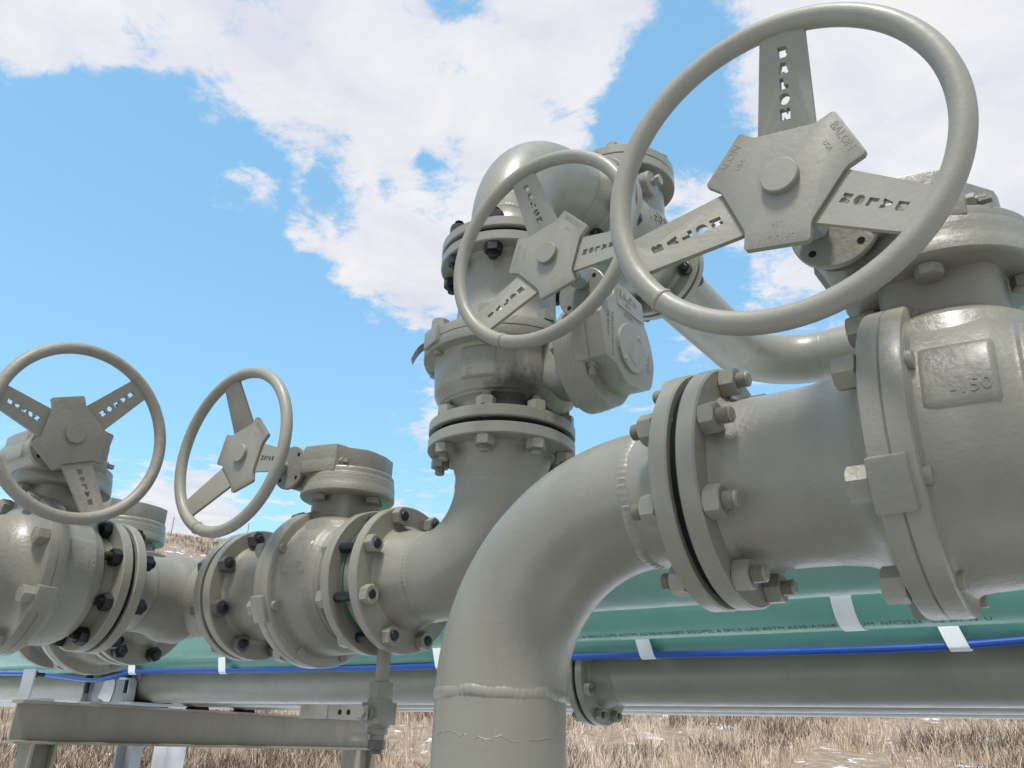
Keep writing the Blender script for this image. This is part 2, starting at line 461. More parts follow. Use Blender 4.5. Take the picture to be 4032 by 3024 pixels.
    def hole():
        bm = bmesh.new(); lathe(bm, [(-.0004, .0042), (-.0004, 0)], seg=14); return bm
    for a in (45, 135, 225, 315):
        cached('mhole', hole, 'bolt_hole', M['hole'], p, MT(0, .036 * math.cos(R_(a)), .036 * math.sin(R_(a))), 0)
    def sh():
        bm = bmesh.new()
        lathe(bm, [(WHY + .02, 0), (WHY + .02, .0095), (-.140, .0095), (-.140, .0125), (-.136, .0135), (-.1, .0135), (-.1, 0)], frame((WHX, 0, WHZ), (0, 1, 0), (1, 0, 0)), 28); return bm
    s = cached('shaft', sh, 'input_shaft', M['wheel'], g, None, 30)
    def sn():
        bm = bmesh.new(); hexnut(bm, 0, .024, .032); lathe(bm, [(-.006, 0), (-.006, .014), (0, .0148)], seg=24); return bm
    cached('snut', sn, 'shaft_nut', M['zinc'], s, frame((WHX, -.133, WHZ), (0, 1, 0), (1, 0, 0)), 30)
    return g

def valve(label, mw, angle, wmat='wheel', lettered=(1, 1, 1), gtext=False, wheel=True, group='ball valves of the manifold', bmat='cast'):
    v = thing('ball_valve', label, 'valve', mw, group)
    def body():
        bm = bmesh.new()
        lathe(bm, [(.236, 0), (.236, .150), (.2415, .150), (.2420, .146), (.2440, .1415), (.250, .1385), (.262, .137), (.306, .1345), (.313, .1315), (.318, .1280), (.3215, .1270), (.325, .1240), (.3285, .1232), (.332, .1195), (.3355, .1185), (.339, .1140), (.345, .107), (.352, .1045), (F2F - BACK, .1045), (F2F - .03, 0)], seg=96)
        # bonnet neck
        up = frame((STX, 0, 0), (0, 0, 1), (1, 0, 0))
        lathe(bm, [(.09, .098), (.118, .088), (.126, .078), (.134, .068), (.134, 0)], up, 48)
        sq = []
        for i in range(48):
            t = 2 * PI * i / 48; q = .060 / (abs(math.cos(t)) ** 5 + abs(math.sin(t)) ** 5) ** .2
            sq.append((STX + q * math.cos(t), q * math.sin(t)))
        prism(bm, sq, .10, .1785)
        for sx in (-1, 1):
            for sy in (-1, 1): hexnut(bm, .165, .0125, .024, frame((STX + (0 if sx > 0 else sy * .0765), sy * .0765 if sx > 0 else 0, 0), (0, 0, 1), (1, 0, 0)))
        return bm
    b = cached('vbody', body, 'valve_body', M[bmat], v, None, 30)
    def pad():
        bm = bmesh.new(); n = 18; prof = [(.246, .1350), (.250, .1388), (.254, .1397), (.306, .1372), (.310, .1362), (.3135, .1300)]; rows = []
        for i in range(n + 1):
            q = i / n; a_ = R_(180 - 33 + 34 * q); k = min(1, min(q, 1 - q) * n / 2); rows.append([bm.verts.new((x, (r - .0050 * (1 - k)) * math.cos(a_), (r - .0050 * (1 - k)) * math.sin(a_))) for x, r in prof])
        for p_, q_ in zip(rows, rows[1:]):
            for j in range(len(prof) - 1): bm.faces.new((p_[j], p_[j + 1], q_[j + 1], q_[j]))
        return bm
    def ptx(bm):
        t = text_bm('-150', .019, .0010)
        for v_ in t.verts:
            a_ = R_(180 - 8) - v_.co.y / .1405; x = .290 + v_.co.x; r = .1381 - (x - .283) * .045 + v_.co.z
            v_.co = Vector((x, r * math.cos(a_), r * math.sin(a_)))
        me = bpy.data.meshes.new('t'); t.to_mesh(me); t.free(); bm.from_mesh(me); bpy.data.meshes.remove(me)
    cached('vpad', pad, 'rating_boss', M['cast'], b, None, 60, post=ptx)
    def adapter():
        bm = bmesh.new()
        lathe(bm, [(BACK - .004, 0), (BACK, .108), (BACK + .006, .1015), (BACK + .014, .0992), (.085, .0985), (.125, .0995), (.150, .103), (.168, .109), (.180, .117), (.190, .128), (.196, .142),
                   (.198, .1555), (.2000, .1592), (.2025, .160), (.2182, .160), (.2188, .1588), (.2196, .1582), (.2204, .1588), (.221, .160), (.2365, .160), (.2395, .1588), (.2412, .1555), (.2412, .140), (.2412, 0)], seg=112)
        return bm
    a = cached('vadapt', adapter, 'body_closure', M['cast'], v, None, 28)
    def lug():
        bm = bmesh.new(); m = Matrix.Rotation(R_(-157 - 90), 4, 'X') @ Matrix.Identity(4)
        # outward axis = local z after rotation
        box(bm, (.1975, -.026, .150), (.2335, .026, .1665), m); return bm
    cached('vlug', lug, 'lug_plate', M['cast'], a, None, 30, bevel=.0035)
    def hd():
        bm = bmesh.new(); hexnut(bm, 0, .022, .0315); lathe(bm, [(.021, .0125), (.0225, .010), (.0225, 0)], seg=20); return bm
    def st():
        bm = bmesh.new(); lathe(bm, [(0, .0095), (.006, .0095), (.0072, .0085), (.0072, 0)], seg=20); return bm
    for k in range(8):
        t = R_(22.5 + 45 * k); c, s = .1455 * math.cos(t), .1455 * math.sin(t)
        h = cached('bhead', hd, 'body_bolt', M['cast'], a, frame((.1985, c, s), (-1, 0, 0)) @ Matrix.Rotation(k * 1.3, 4, 'X'), 25)
        cached('bend', st, 'bolt_end', M['cast'], a, frame((.2405, c, s), (1, 0, 0)), 25)
    def fl():
        bm = bmesh.new()
        lathe(bm, [(.0012, 0), (.0012, .106), (GAP, .107), (GAP, FR - .002), (GAP + .002, FR), (BACK - .002, FR), (BACK, FR - .0025), (BACK, 0)], seg=96); return bm
    cached('vfl', fl, 'flange', M['paint'], v, None, 28)
    cached('vfl', fl, 'flange', M['paint'], v, Matrix.Translation((F2F, 0, 0)) @ Matrix.Rotation(PI, 4, 'Z'), 28)
    gearbox(v, gtext)
    if wheel: handwheel(v, angle, M[wmat], lettered)
    return v

# ------------------------------------------------------------------ manifold layout (metres; the lens is the origin; X along the headers)
AX = .2825; YM = .9222; YB = 1.2105
XF = frame((0, 0, 0), (1, 0, 0), (0, 1, 0))

# right-hand valve, close by
vA = valve('big near ball valve at the right edge, with the largest lettered handwheel', MT(-.374, YM, AX), 81)
joint(vA, I4, nuts='paint', studs='paint', proj=.015, seed=3)
gasket(vA, None)
# valve between short elbow and spacer (centre left)
vB = valve('ball valve with a mostly unlettered handwheel, left of the centre column', MT(-1.603, YB, AX), 103.5, lettered=(0, 0, 1))
joint(vB, I4, studs='black', nuts='greybolt', nuts2='greybolt', proj=.008, seed=4); gasket(vB, None)
SPX = .0425
joint(vB, MT(F2F + SPX / 2, 0, 0), studs='black', nuts='paint', span=SPX, proj=.004, seed=5)
# upright valve on the column; adapter end up
XC = -.926; ZC0 = .522; ZC1 = ZC0 + F2F
vC = valve('upright ball valve in the tall centre column, gearbox cover reading OPEN and CLOSE', frame((XC, YB, ZC1), (0, 0, -1), (0, 1, 0)), 194, gtext=True, bmat='cast_stained')
joint(vC, I4, studs='black', nuts='black', proj=.011, seed=6); gasket(vC, None)
joint(vC, MT(F2F, 0, 0), studs='paint', nuts='paint', proj=.011, seed=7); gasket(vC, MT(F2F, 0, 0))
# left valve, its pipe axis running away from the lens
XL = -1.839
vD = valve('near left ball valve with worn chipped handwheel facing the lens and black bolts', frame((XL, .973 - F2F, AX), (0, 1, 0), (-1, 0, 0)), 52, wmat='wheel_worn')
joint(vD, MT(F2F, 0, 0), studs='black', nuts='black', proj=.011, seed=8); gasket(vD, MT(F2F, 0, 0))
vE = valve('half hidden ball valve behind the worn handwheel, its own wheel not seen', MT(-2.07 - F2F, YB, AX), 100, wheel=False)
joint(vE, MT(F2F, 0, 0), studs='black', nuts='black', proj=.011, seed=9); gasket(vE, MT(F2F, 0, 0))

# ---- bent instrument tag standing off the column valve's ring
def bent_tag():
    bm = bmesh.new(); w = .017; P = []
    for i in range(9):
        s = i / 8; P.append((.034 * s, .008 * math.sin(s * 2.2) - .040 * s * s))
    v0 = [(bm.verts.new((x, -w, z)), bm.verts.new((x, w, z)), bm.verts.new((x, w, z - .0011)), bm.verts.new((x, -w, z - .0011))) for x, z in P]
    for a, b in zip(v0, v0[1:]):
        for i in range(4): bm.faces.new((a[i], a[(i + 1) % 4], b[(i + 1) % 4], b[i]))
    bm.faces.new(v0[0][::-1]); bm.faces.new(v0[-1]); return bm
tg = fin(bent_tag(), 'nameplate', M['galv'], vC, None, 40)
tg['label'] = 'bent metal nameplate sticking out from the ring'
t_ang = R_(218)
tg.matrix_local = vC.matrix_local.inverted() @ frame((XC + .150 * math.cos(t_ang), YB + .150 * math.sin(t_ang), ZC1 - .1985), (math.cos(t_ang), math.sin(t_ang), 0), None, (0, 0, 1))

# ---- riser elbow, nearest pipe
XR = -.374 - .089 - .2286
e1 = thing('pipe_elbow', 'near large grey elbow rising from the bottom edge and turning right into the big valve', 'pipe', MT(XR, YM, -1.3))
Z0 = 1.3
bm = bmesh.new()
pts = [(0, 0, -.2), (0, 0, AX - .2286 + Z0 - .001)]
sweep(bm, pts, OD, 96)
fin(bm, 'riser_pipe', M['paint'], e1)
bm = bmesh.new(); pts = []
for i in range(33):
    t = PI / 2 * i / 32; pts.append((.2286 * (1 - math.cos(t)), 0, AX - .2286 + Z0 + .2286 * math.sin(t)))
sweep(bm, pts, OD, 96); fin(bm, 'elbow', M['paint'], e1)
weldneck(e1, frame((-.374 - XR, 0, AX + Z0), (1, 0, 0)))
bead(e1, frame((0, 0, AX - .2286 + Z0), (0, 0, 1)), seed=1, w=.0085, h=.0034)
bead(e1, frame((.2286, 0, AX + Z0), (1, 0, 0)), seed=2, w=.0085, h=.0034)
def crack():
    bm = bmesh.new(); rnd = random.Random(3); pr = None; z = AX - .2286 - .052 + Z0
    zz = z
    for i in range(110):
        t = R_(150 + 1.9 * i); zz += rnd.uniform(-.0022, .0022) + (z - zz) * .12
        a = [bm.verts.new((r * math.cos(t), r * math.sin(t), zz + d)) for r, d in ((OD - .0002, -.0011), (OD + .0004, 0), (OD - .0002, .0011))]
        if pr and i % 23 > 3:
            for j in range(2): bm.faces.new((pr[j], pr[j + 1], a[j + 1], a[j]))
        pr = a
    return bm
fin(crack(), 'paint_seam', M['paint'], e1, None, 40)

# ---- bleed ring between valve and short elbow
sp = thing('bleed_ring', 'dark spacer ring with green gasket edges gripped between two flanges', 'spacer ring', MT(-1.209 + SPX / 2, YB, AX))
bm = bmesh.new(); lathe(bm, [(-SPX / 2 + .004, 0), (-SPX / 2 + .004, .1085), (SPX / 2 - .004, .1085), (SPX / 2 - .004, 0)], seg=72); fin(bm, 'ring', M['cast'], sp)
for s in (-1, 1):
    bm = bmesh.new(); x = s * (SPX / 2 - .0022); lathe(bm, [(x - .0016, 0), (x - .0016, .112), (x + .0016, .112), (x + .0016, 0)], seg=72); fin(bm, 'gasket', M['greenring'], sp)

# ---- short-radius elbow at the foot of the column
RS = .1524; XT = -1.1665
e2 = thing('pipe_elbow', 'short grey elbow at the foot of the centre column, flanged left and on top', 'pipe', MT(XC, YB, AX))
xw = XT + .089 - XC; zw = ZC0 - .089 - AX
bm = bmesh.new(); pts = []
rx, rz = -xw, zw
for i in range(33):
    t = PI / 2 * i / 32; pts.append((xw + rx * math.sin(t), 0, rz * (1 - math.cos(t))))
sweep(bm, pts, OD, 96); fin(bm, 'elbow', M['paint'], e2)
weldneck(e2, frame((XT - XC, 0, 0), (-1, 0, 0))); weldneck(e2, frame((0, 0, ZC0 - AX), (0, 0, 1), (1, 0, 0)))
bead(e2, frame((xw, 0, 0), (1, 0, 0)), seed=3); bead(e2, frame((0, 0, zw), (0, 0, 1), (1, 0, 0)), seed=4)

# ---- tee on the left
t1 = thing('pipe_tee', 'grey pipe tee joining the three left valves', 'pipe', MT(XL, YB, AX))
bm = bmesh.new()
lathe(bm, [(-.144, 0), (-.144, OD), (-.1, OD + .002), (.1, OD + .002), (.144, OD), (.144, 0)], seg=96)
lathe(bm, [(.03, .100), (.072, .0985), (.085, .0925), (.098, .0875), (.115, .0855), (.144, OD), (.144, 0)], frame((0, 0, 0), (0, -1, 0), (1, 0, 0)), 96)
fin(bm, 'tee', M['paint'], t1)
dx = -1.603 - XL
weldneck(t1, frame((dx, 0, 0), (1, 0, 0))); weldneck(t1, frame((-2.07 - XL, 0, 0), (-1, 0, 0))); weldneck(t1, frame((0, .973 - YB, 0), (0, -1, 0), (1, 0, 0)))
bead(t1, frame((.145, 0, 0), (1, 0, 0)), seed=5); bead(t1, frame((-.143, 0, 0), (1, 0, 0)), seed=6); bead(t1, frame((0, -.1465, 0), (0, 1, 0), (1, 0, 0)), seed=7)

# ---- top elbow of the column
ZT = ZC1 + .089 + .2286; YT = YB + .2286 + .089
e3 = thing('pipe_elbow', 'big smooth elbow crowning the centre column and turning away to the check valve', 'pipe', MT(XC, YB, ZC1))
bm = bmesh.new(); pts = []
for i in range(33):
    t = PI / 2 * i / 32; pts.append((0, .2286 * (1 - math.cos(t)), .089 + .2286 * math.sin(t)))
sweep(bm, pts, OD, 96); fin(bm, 'elbow', M['paint'], e3)
weldneck(e3, frame((0, 0, 0), (0, 0, -1), (1, 0, 0))); weldneck(e3, frame((0, YT - YB, ZT - ZC1), (0, 1, 0), (1, 0, 0)))
bead(e3, frame((0, 0, .089), (0, 0, 1), (1, 0, 0)), seed=8); bead(e3, frame((0, .2286, ZT - ZC1), (0, 1, 0), (1, 0, 0)), seed=9)

# ---- swing check valve
CL = .356; YK = YT + CL
ck = thing('check_valve', 'swing check valve with a bolted round bonnet, behind the wheels at the column top', 'valve', frame((XC, YT, ZT), (0, 1, 0), (-1, 0, 0)))
bm = bmesh.new()
lathe(bm, [(BACK - .003, 0), (BACK, .108), (BACK + .008, .100), (.055, .098), (.08, .104), (.11, .116), (.15, .124), (.20, .126), (.245, .120), (.275, .108), (.30, .100), (CL - BACK - .008, .100), (CL - BACK, .108), (CL - BACK + .003, 0)], seg=88)
upc = frame((.178, 0, 0), (0, 0, 1), (1, 0, 0))
lathe(bm, [(.04, .112), (.10, .1135), (.125, .1125), (.140, .108), (.150, .102), (.157, .102), (.160, 0)], upc, 80)
CKP = [(.08, .104), (.11, .116), (.15, .124), (.20, .126), (.245, .120), (.275, .108), (.30, .100)]
def ckr(x):
    for (xa, ra), (xb, rb) in zip(CKP, CKP[1:]):
        if xa <= x <= xb: return ra + (rb - ra) * (x - xa) / (xb - xa)
    return .1
def cktext(bm):
    for body, sz, cx, off in (('150 WCB', .040, .185, .012), ('6', .038, .165, -.030)):
        t = text_bm(body, sz, .0030)
        for v in t.verts:                        # cast on the flank that faces the yard, reading away from the elbow
            x = cx + v.co.x; a = (v.co.y + off) / .125; r = ckr(x) + v.co.z + .0004
            v.co = Vector((x, -r * math.cos(a), r * math.sin(a)))
        me = bpy.data.meshes.new('t'); t.to_mesh(me); t.free(); bm.from_mesh(me); bpy.data.meshes.remove(me)
fin(bm, 'valve_body', M['cast'], ck, None, 35, post=cktext)
for x, s in ((0, 1), (CL, -1)):
    o = fin(None, 'flange', M['paint'], ck, Matrix.Translation((x, 0, 0)) @ Matrix.Rotation(0 if s > 0 else PI, 4, 'Z'), mesh=CACHE[('vfl', M['paint'].name)])
bm = bmesh.new(); lathe(bm, [(.1565, 0), (.1565, .1405), (.1585, .1425), (.1815, .1425), (.1835, .141), (.1835, 0)], upc, 96); fin(bm, 'bonnet_flange', M['paint'], ck)
bm = bmesh.new(); lathe(bm, [(.1855, 0), (.1855, .141), (.1875, .1425), (.2095, .1425), (.2120, .1405), (.2120, 0)], upc, 96); cv = fin(bm, 'bonnet', M['paint'], ck)
bm = bmesh.new(); lathe(bm, [(.1833, 0), (.1833, .1395), (.1857, .1395), (.1857, 0)], upc, 72); fin(bm, 'gasket', M['gasket'], ck)
for k in range(10):
    t = R_(18 + 36 * k)
    def bb():
        bm = bmesh.new(); hexnut(bm, 0, .014, .030); return bm
    cached('bonbolt', bb, 'bonnet_bolt', M['paint'], cv, frame((.178 + .122 * math.cos(t), .122 * math.sin(t), .212), (0, 0, 1), (1, 0, 0)) @ Matrix.Rotation(k, 4, 'X'), 25)
bm = bmesh.new()
lathe(bm, [(.06, .034), (.118, .033), (.122, .030), (.122, 0)], frame((.120, 0, .108), (0, -1, 0), (1, 0, 0)), 36)
bs = fin(bm, 'hinge_boss', M['cast'], ck)
bm = bmesh.new(); lathe(bm, [(0, .010), (.012, .010)], seg=20); hexnut(bm, .010, .014, .026); fin(bm, 'hinge_plug', M['paint'], bs, frame((.120, -.122, .108), (0, -1, 0), (1, 0, 0)), 25)
joint(ck, I4, studs='black', nuts='black', proj=.010, seed=10); gasket(ck, None)
joint(ck, MT(CL, 0, 0), studs='black', nuts='black', proj=.010, seed=11); gasket(ck, MT(CL, 0, 0))

# ---- outlet pipe behind
YO = 2.69
ot = thing('outlet_pipe', 'grey pipe leaving the check valve and bending right behind the big valve', 'pipe', MT(XC, YK, ZT))
yo = YO - YK
bm = bmesh.new(); sweep(bm, [(0, .089, 0), (0, yo - .2286, 0)], OD, 72); fin(bm, 'pipe', M['paint'], ot)
bm = bmesh.new(); pts = [(.2286 * (1 - math.cos(PI / 2 * i / 24)), yo - .2286 + .2286 * math.sin(PI / 2 * i / 24), 0) for i in range(25)]
sweep(bm, pts, OD, 72); fin(bm, 'elbow', M['paint'], ot)
bm = bmesh.new(); sweep(bm, [(.2286, yo, 0), (2.3, yo, 0)], OD, 72); fin(bm, 'pipe', M['paint'], ot)
weldneck(ot, frame((0, 0, 0), (0, -1, 0), (1, 0, 0)))
bead(ot, frame((0, yo - .2286, 0), (0, 1, 0), (1, 0, 0)), seed=12, w=.005, h=.0018); bead(ot, frame((.2286, yo, 0), (1, 0, 0)), seed=13, w=.005, h=.0018); bead(ot, frame((0, .089, 0), (0, 1, 0), (1, 0, 0)), seed=14)

# ---- drain valve under the bleed ring
XD = -1.209 + SPX / 2
dv = thing('drain_valve', 'small grey drain valve with a flat lever hanging below the bleed ring', 'valve', MT(XD, YB, AX))
dn = lambda z: frame((0, 0, 0), (0, 0, -1), (1, 0, 0))
bm = bmesh.new(); lathe(bm, [(.10, .0133), (.192, .0133), (.192, 0)], dn(0), 28); fin(bm, 'nipple', M['paint'], dv)
bm = bmesh.new(); hexnut(bm, .188, .030, .040, dn(0)); lathe(bm, [(.216, .0205), (.222, .0235), (.262, .0235), (.268, .021), (.268, 0)], dn(0), 32)
box(bm, (-.0225, -.0235, -.262), (.0225, .0225, -.224)); hexnut(bm, .262, .018, .034, dn(0)); lathe(bm, [(.276, .0135), (.290, .0135)], dn(0), 24)
lathe(bm, [(.0, 0), (.0, .013), (.034, .013), (.034, 0)], frame((0, 0, -.243), (0, -1, 0), (1, 0, 0)), 24)
fin(bm, 'valve_body', M['paint'], dv, None, 30, bevel=.0015)
bm = bmesh.new(); hexnut(bm, .288, .017, .028, dn(0)); lathe(bm, [(.30, .011), (.312, .011), (.312, 0)], dn(0), 20); fin(bm, 'plug', M['greybolt'], dv)
bm = bmesh.new()
box(bm, (-.095, -.0435, -.2545), (.012, -.040, -.2315)); box(bm, (-.166, -.0455, -.2550), (-.090, -.0375, -.2305)); hexnut(bm, .040, .010, .019, frame((0, 0, -.243), (0, -1, 0), (1, 0, 0)))
lv = fin(bm, 'lever', M['paint'], dv, None, 30, bevel=.0025)
for x in (-.035, -.058):
    bm = bmesh.new(); lathe(bm, [(.0439, .005), (.0439, 0)], frame((x, 0, -.243), (0, -1, 0), (1, 0, 0)), 16)
    fin(bm, 'lever_hole', M['hole'], lv, None, 0)
bm = bmesh.new(); box(bm, (-.036, -.030, -.291), (.002, -.026, -.277)); fin(bm, 'lock_tab', M['paint'], dv, None, 30, bevel=.001)

# ------------------------------------------------------------------ header rack behind
X0, X1 = -7.5, 2.2
def straight(name, label, y, z, r, mat, group=None, x0=X0, x1=X1, post=None):
    bm = bmesh.new(); sweep(bm, [(0, 0, 0), (x1 - x0, 0, 0)], r, 72)
    o = fin(bm, name, M[mat], None, MT(x0, y, z), post=post, mat2=M['ink'] if post else None); tag(o, label, 'pipe', group); return o
HB = .105
g1 = straight('header_pipe', 'grey header pipe with a bolted flange pair, below the green pipes', 2.30, HB + OD, OD, 'header', 'pipes of the header rack')
g2 = straight('header_pipe', 'grey pipe edge showing just under the flanged header pipe', 2.66, HB + OD, OD, 'header', 'pipes of the header rack')
g3 = straight('header_pipe', 'lowest grey pipe edge seen above the dry grass', 2.95, HB + OD, OD, 'header', 'pipes of the header rack')
YU, YG, YL = 1.455, 1.90, 2.19
gu = straight('coated_pipe', 'topmost green coated pipe passing behind the big valve', YU, .164 * YU + OD, OD, 'greengrey', 'pipes of the header rack')
def stencil(bm):
    s_txt = 'X42 X2000 X 6 SMLS GPE ASTM A53B/A106BY X52/PSL 6 SMLS GPE ASTM A53B/A106B     B  3M  NFC2334   0.8 3M  N  U'
    t = text_bm(s_txt, .020, .0); L1 = max(v.co.x for v in t.verts); rr = OD + .0006
    for v in t.verts:
        a = R_(-68) + v.co.y / OD
        v.co = Vector((v.co.x - L1 - .24 - X0, -rr * math.cos(a), rr * math.sin(a)))
    for f_ in t.faces: f_.material_index = 1
    me = bpy.data.meshes.new('t'); t.to_mesh(me); t.free(); bm.from_mesh(me); bpy.data.meshes.remove(me)
gm = straight('coated_pipe', 'middle green coated pipe with dark stencilled lettering', YG, .1256 * YG + OD, OD, 'green', 'pipes of the header rack', post=stencil)
RLG = .060
gl = straight('coated_pipe', 'lowest green coated pipe with the blue cable strapped along it', YL, .105 * YL + RLG, RLG, 'green', 'pipes of the header rack')

# flange pair on the near grey header
xf = -1.365
for sgn in (1, -1): weldneck(g1, frame((xf - X0, 0, 0), (sgn, 0, 0)))
gasket(g1, MT(xf - X0, 0, 0))
joint(g1, MT(xf - X0, 0, 0), studs='greybolt', nuts='paint', proj=.009, seed=12)
bead(g1, MT(xf - X0 + .089, 0, 0), seed=15)

# blue cable under the lowest green pipe
CAB = [(-7.5, .238), (-5.2, .236), (-4.47, .2316), (-4.2, .212), (-3.98, .1934), (-3.87, .1895), (-3.77, .1975), (-3.69, .2075), (-3.61, .222), (-3.45, .2235), (-2.93, .2146), (-2.49, .2125), (-2.14, .2105),
       (-1.86, .2109), (-1.50, .224), (-1.36, .2268), (-1.07, .2258), (-.795, .2222), (-.495, .2222), (-.336, .2249), (-.234, .2309), (.1, .25), (2.2, .26)]
cu = bpy.data.curves.new('cable', 'CURVE'); cu.dimensions = '3D'; s = cu.splines.new('NURBS'); s.points.add(len(CAB) - 1)
for p, (x, z) in zip(s.points, CAB): p.co = (x, YL - .056, z, 1)
s.use_endpoint_u = True; s.order_u = 4; cu.bevel_depth = .0088; cu.bevel_resolution = 4; cu.resolution_u = 10
oc = bpy.data.objects.new('cable', cu); COL.objects.link(oc)
dg = bpy.context.evaluated_depsgraph_get(); me = bpy.data.meshes.new_from_object(oc.evaluated_get(dg)); bpy.data.objects.remove(oc)
me.materials.clear(); me.materials.append(M['blue']); me.shade_smooth()
cb = bpy.data.objects.new('cable', me); COL.objects.link(cb); tag(cb, 'blue cable strapped along the lowest green pipe', 'cable')

# white tape straps
def strap(x, y, z, r, a0, a1, label, w=.042, tail=0):
    bm = bmesh.new(); n = 30; rows = []
    for i in range(n + 1):
        a = R_(a0 + (a1 - a0) * i / n); sk = .0 * i
        rows.append([bm.verts.new((x_, -q * math.cos(a), q * math.sin(a))) for x_, q in ((-w / 2, r + .0005), (-w / 2, r + .0022), (w / 2, r + .0022), (w / 2, r + .0005))])
    for p, q in zip(rows, rows[1:]):
        for j in range(4): bm.faces.new((p[j], p[(j + 1) % 4], q[(j + 1) % 4], q[j]))
    bm.faces.new(rows[0][::-1]); bm.faces.new(rows[-1])
    o = fin(bm, 'tape_strap', M['tape'], None, MT(x, y, z), 40); tag(o, label, 'strap', 'white tape straps on the green pipes'); return o
ZL = .105 * YL + RLG; ZG = .1256 * YG + OD
strap(-.502, YG, ZG, OD, -100, 250, 'white strap round the middle green pipe, crossing the dark lettering')
def cable_z(x):
    for (xa, za), (xb, zb) in zip(CAB, CAB[1:]):
        if xa <= x <= xb: return za + (zb - za) * (x - xa) / (xb - xa)
def cable_strap(x, label, w=.042):
    P = [((RLG + .0012) * math.cos(2 * PI * i / 60), (RLG + .0012) * math.sin(2 * PI * i / 60)) for i in range(60)]
    cz = cable_z(x) - ZL; P += [(-.056 + .0104 * math.cos(2 * PI * i / 30), cz + .0104 * math.sin(2 * PI * i / 30)) for i in range(30)]
    P.sort(); up_, lo_ = [], []
    def cr(o, a, b): return (a[0] - o[0]) * (b[1] - o[1]) - (a[1] - o[1]) * (b[0] - o[0])
    for p in P:
        while len(lo_) > 1 and cr(lo_[-2], lo_[-1], p) <= 0: lo_.pop()
        lo_.append(p)
    for p in P[::-1]:
        while len(up_) > 1 and cr(up_[-2], up_[-1], p) <= 0: up_.pop()
        up_.append(p)
    H = lo_[:-1] + up_[:-1]; bm = bmesh.new(); rows = []
    for y, z in H:
        l = math.hypot(y, z); ny, nz = y / l * .0016, z / l * .0016; sk = .35 * (z - .02)
        rows.append([bm.verts.new(q) for q in ((-w / 2 - sk, y, z), (-w / 2 - sk, y + ny, z + nz), (w / 2 - sk, y + ny, z + nz), (w / 2 - sk, y, z))])
    for i in range(len(rows)):
        p, q = rows[i], rows[(i + 1) % len(rows)]
        for j in range(4): bm.faces.new((p[j], p[(j + 1) % 4], q[(j + 1) % 4], q[j]))
    o = fin(bm, 'tape_strap', M['tape'], None, MT(x, YL, ZL), 40); tag(o, label, 'strap', 'white tape straps on the green pipes')
cable_strap(-1.137, 'white strap over the blue cable just right of the near riser elbow')
cable_strap(-.378, 'white strap over the blue cable below the right valve body')
cable_strap(-1.868, 'white strap over the blue cable just left of the near riser elbow')
cable_strap(-2.982, 'white strap over the blue cable left of the drain valve')
cable_strap(-3.61, 'white strap over the blue cable above the pipe shoe', w=.05)

# ------------------------------------------------------------------ support beam, posts, clamp
XB = -3.9; BT = .0925; BH = .168; BW = .07; BY0, BY1 = 1.83, 3.965
def ibeam_bm(L, h, w, tf=.010, tw=.008):
    P = [(-w, 0), (w, 0), (w, tf), (tw / 2, tf + .004), (tw / 2, h - tf - .004), (w, h - tf), (w, h), (-w, h), (-w, h - tf), (-tw / 2, h - tf - .004), (-tw / 2, tf + .004), (-w, tf)]
    bm = bmesh.new(); prism(bm, P, 0, L, frame((0, 0, 0), (1, 0, 0), (0, 0, 1)) @ Matrix.Scale(-1, 4, (0, 0, 1))); return bm
o = fin(ibeam_bm(BY1 - BY0, BH, .05), 'support_beam', M['beam'], None, MT(XB, BY0, BT - BH), 30)
tag(o, 'weathered steel I-beam carrying the grey pipes at lower left', 'beam')
def post(x, y, label, mat='beam', w=.06, top=None, name='support_post'):
    bm = bmesh.new(); h = (BT - BH if top is None else top) + 1.3 + .02
    P = [(-w, -w), (w, -w), (w, -w + .012), (.006, -w + .012), (.006, w - .012), (w, w - .012), (w, w), (-w, w), (-w, w - .012), (-.006, w - .012), (-.006, -w + .012), (-w, -w + .012)]
    prism(bm, P, 0, h); o = fin(bm, name, M[mat], None, MT(x, y, -1.32), 30); tag(o, label, 'post', 'posts under the pipe supports'); return o
post(XB, 1.96, 'grey steel post under the left end of the I-beam', w=.055)
post(XB, 3.84, 'grey steel post under the right end of the I-beam', w=.07)
def chan(x, y, label):
    bm = bmesh.new(); h = 1.22 + .1
    P = [(-.035, -.05), (.035, -.05), (.035, -.04), (-.027, -.04), (-.027, .04), (.035, .04), (.035, .05), (-.035, .05)]
    prism(bm, P, 0, h, Matrix.Rotation(R_(-70), 4, 'Z')); o = fin(bm, 'channel_post', M['galv'], None, MT(x, y, -1.32), 30); tag(o, label, 'post', 'posts under the pipe supports')
chan(XB - .2, 2.50, 'galvanised channel post below the middle of the I-beam')
bm = bmesh.new(); prism(bm, [(-.06, -.06), (.06, -.06), (.06, .06), (-.06, .06)], 0, 1.29); o = fin(bm, 'square_post', M['tape'], None, MT(XB - .5, 2.92, -1.32), 30, bevel=.006)
tag(o, 'white square post standing just right of the galvanised channel', 'post')

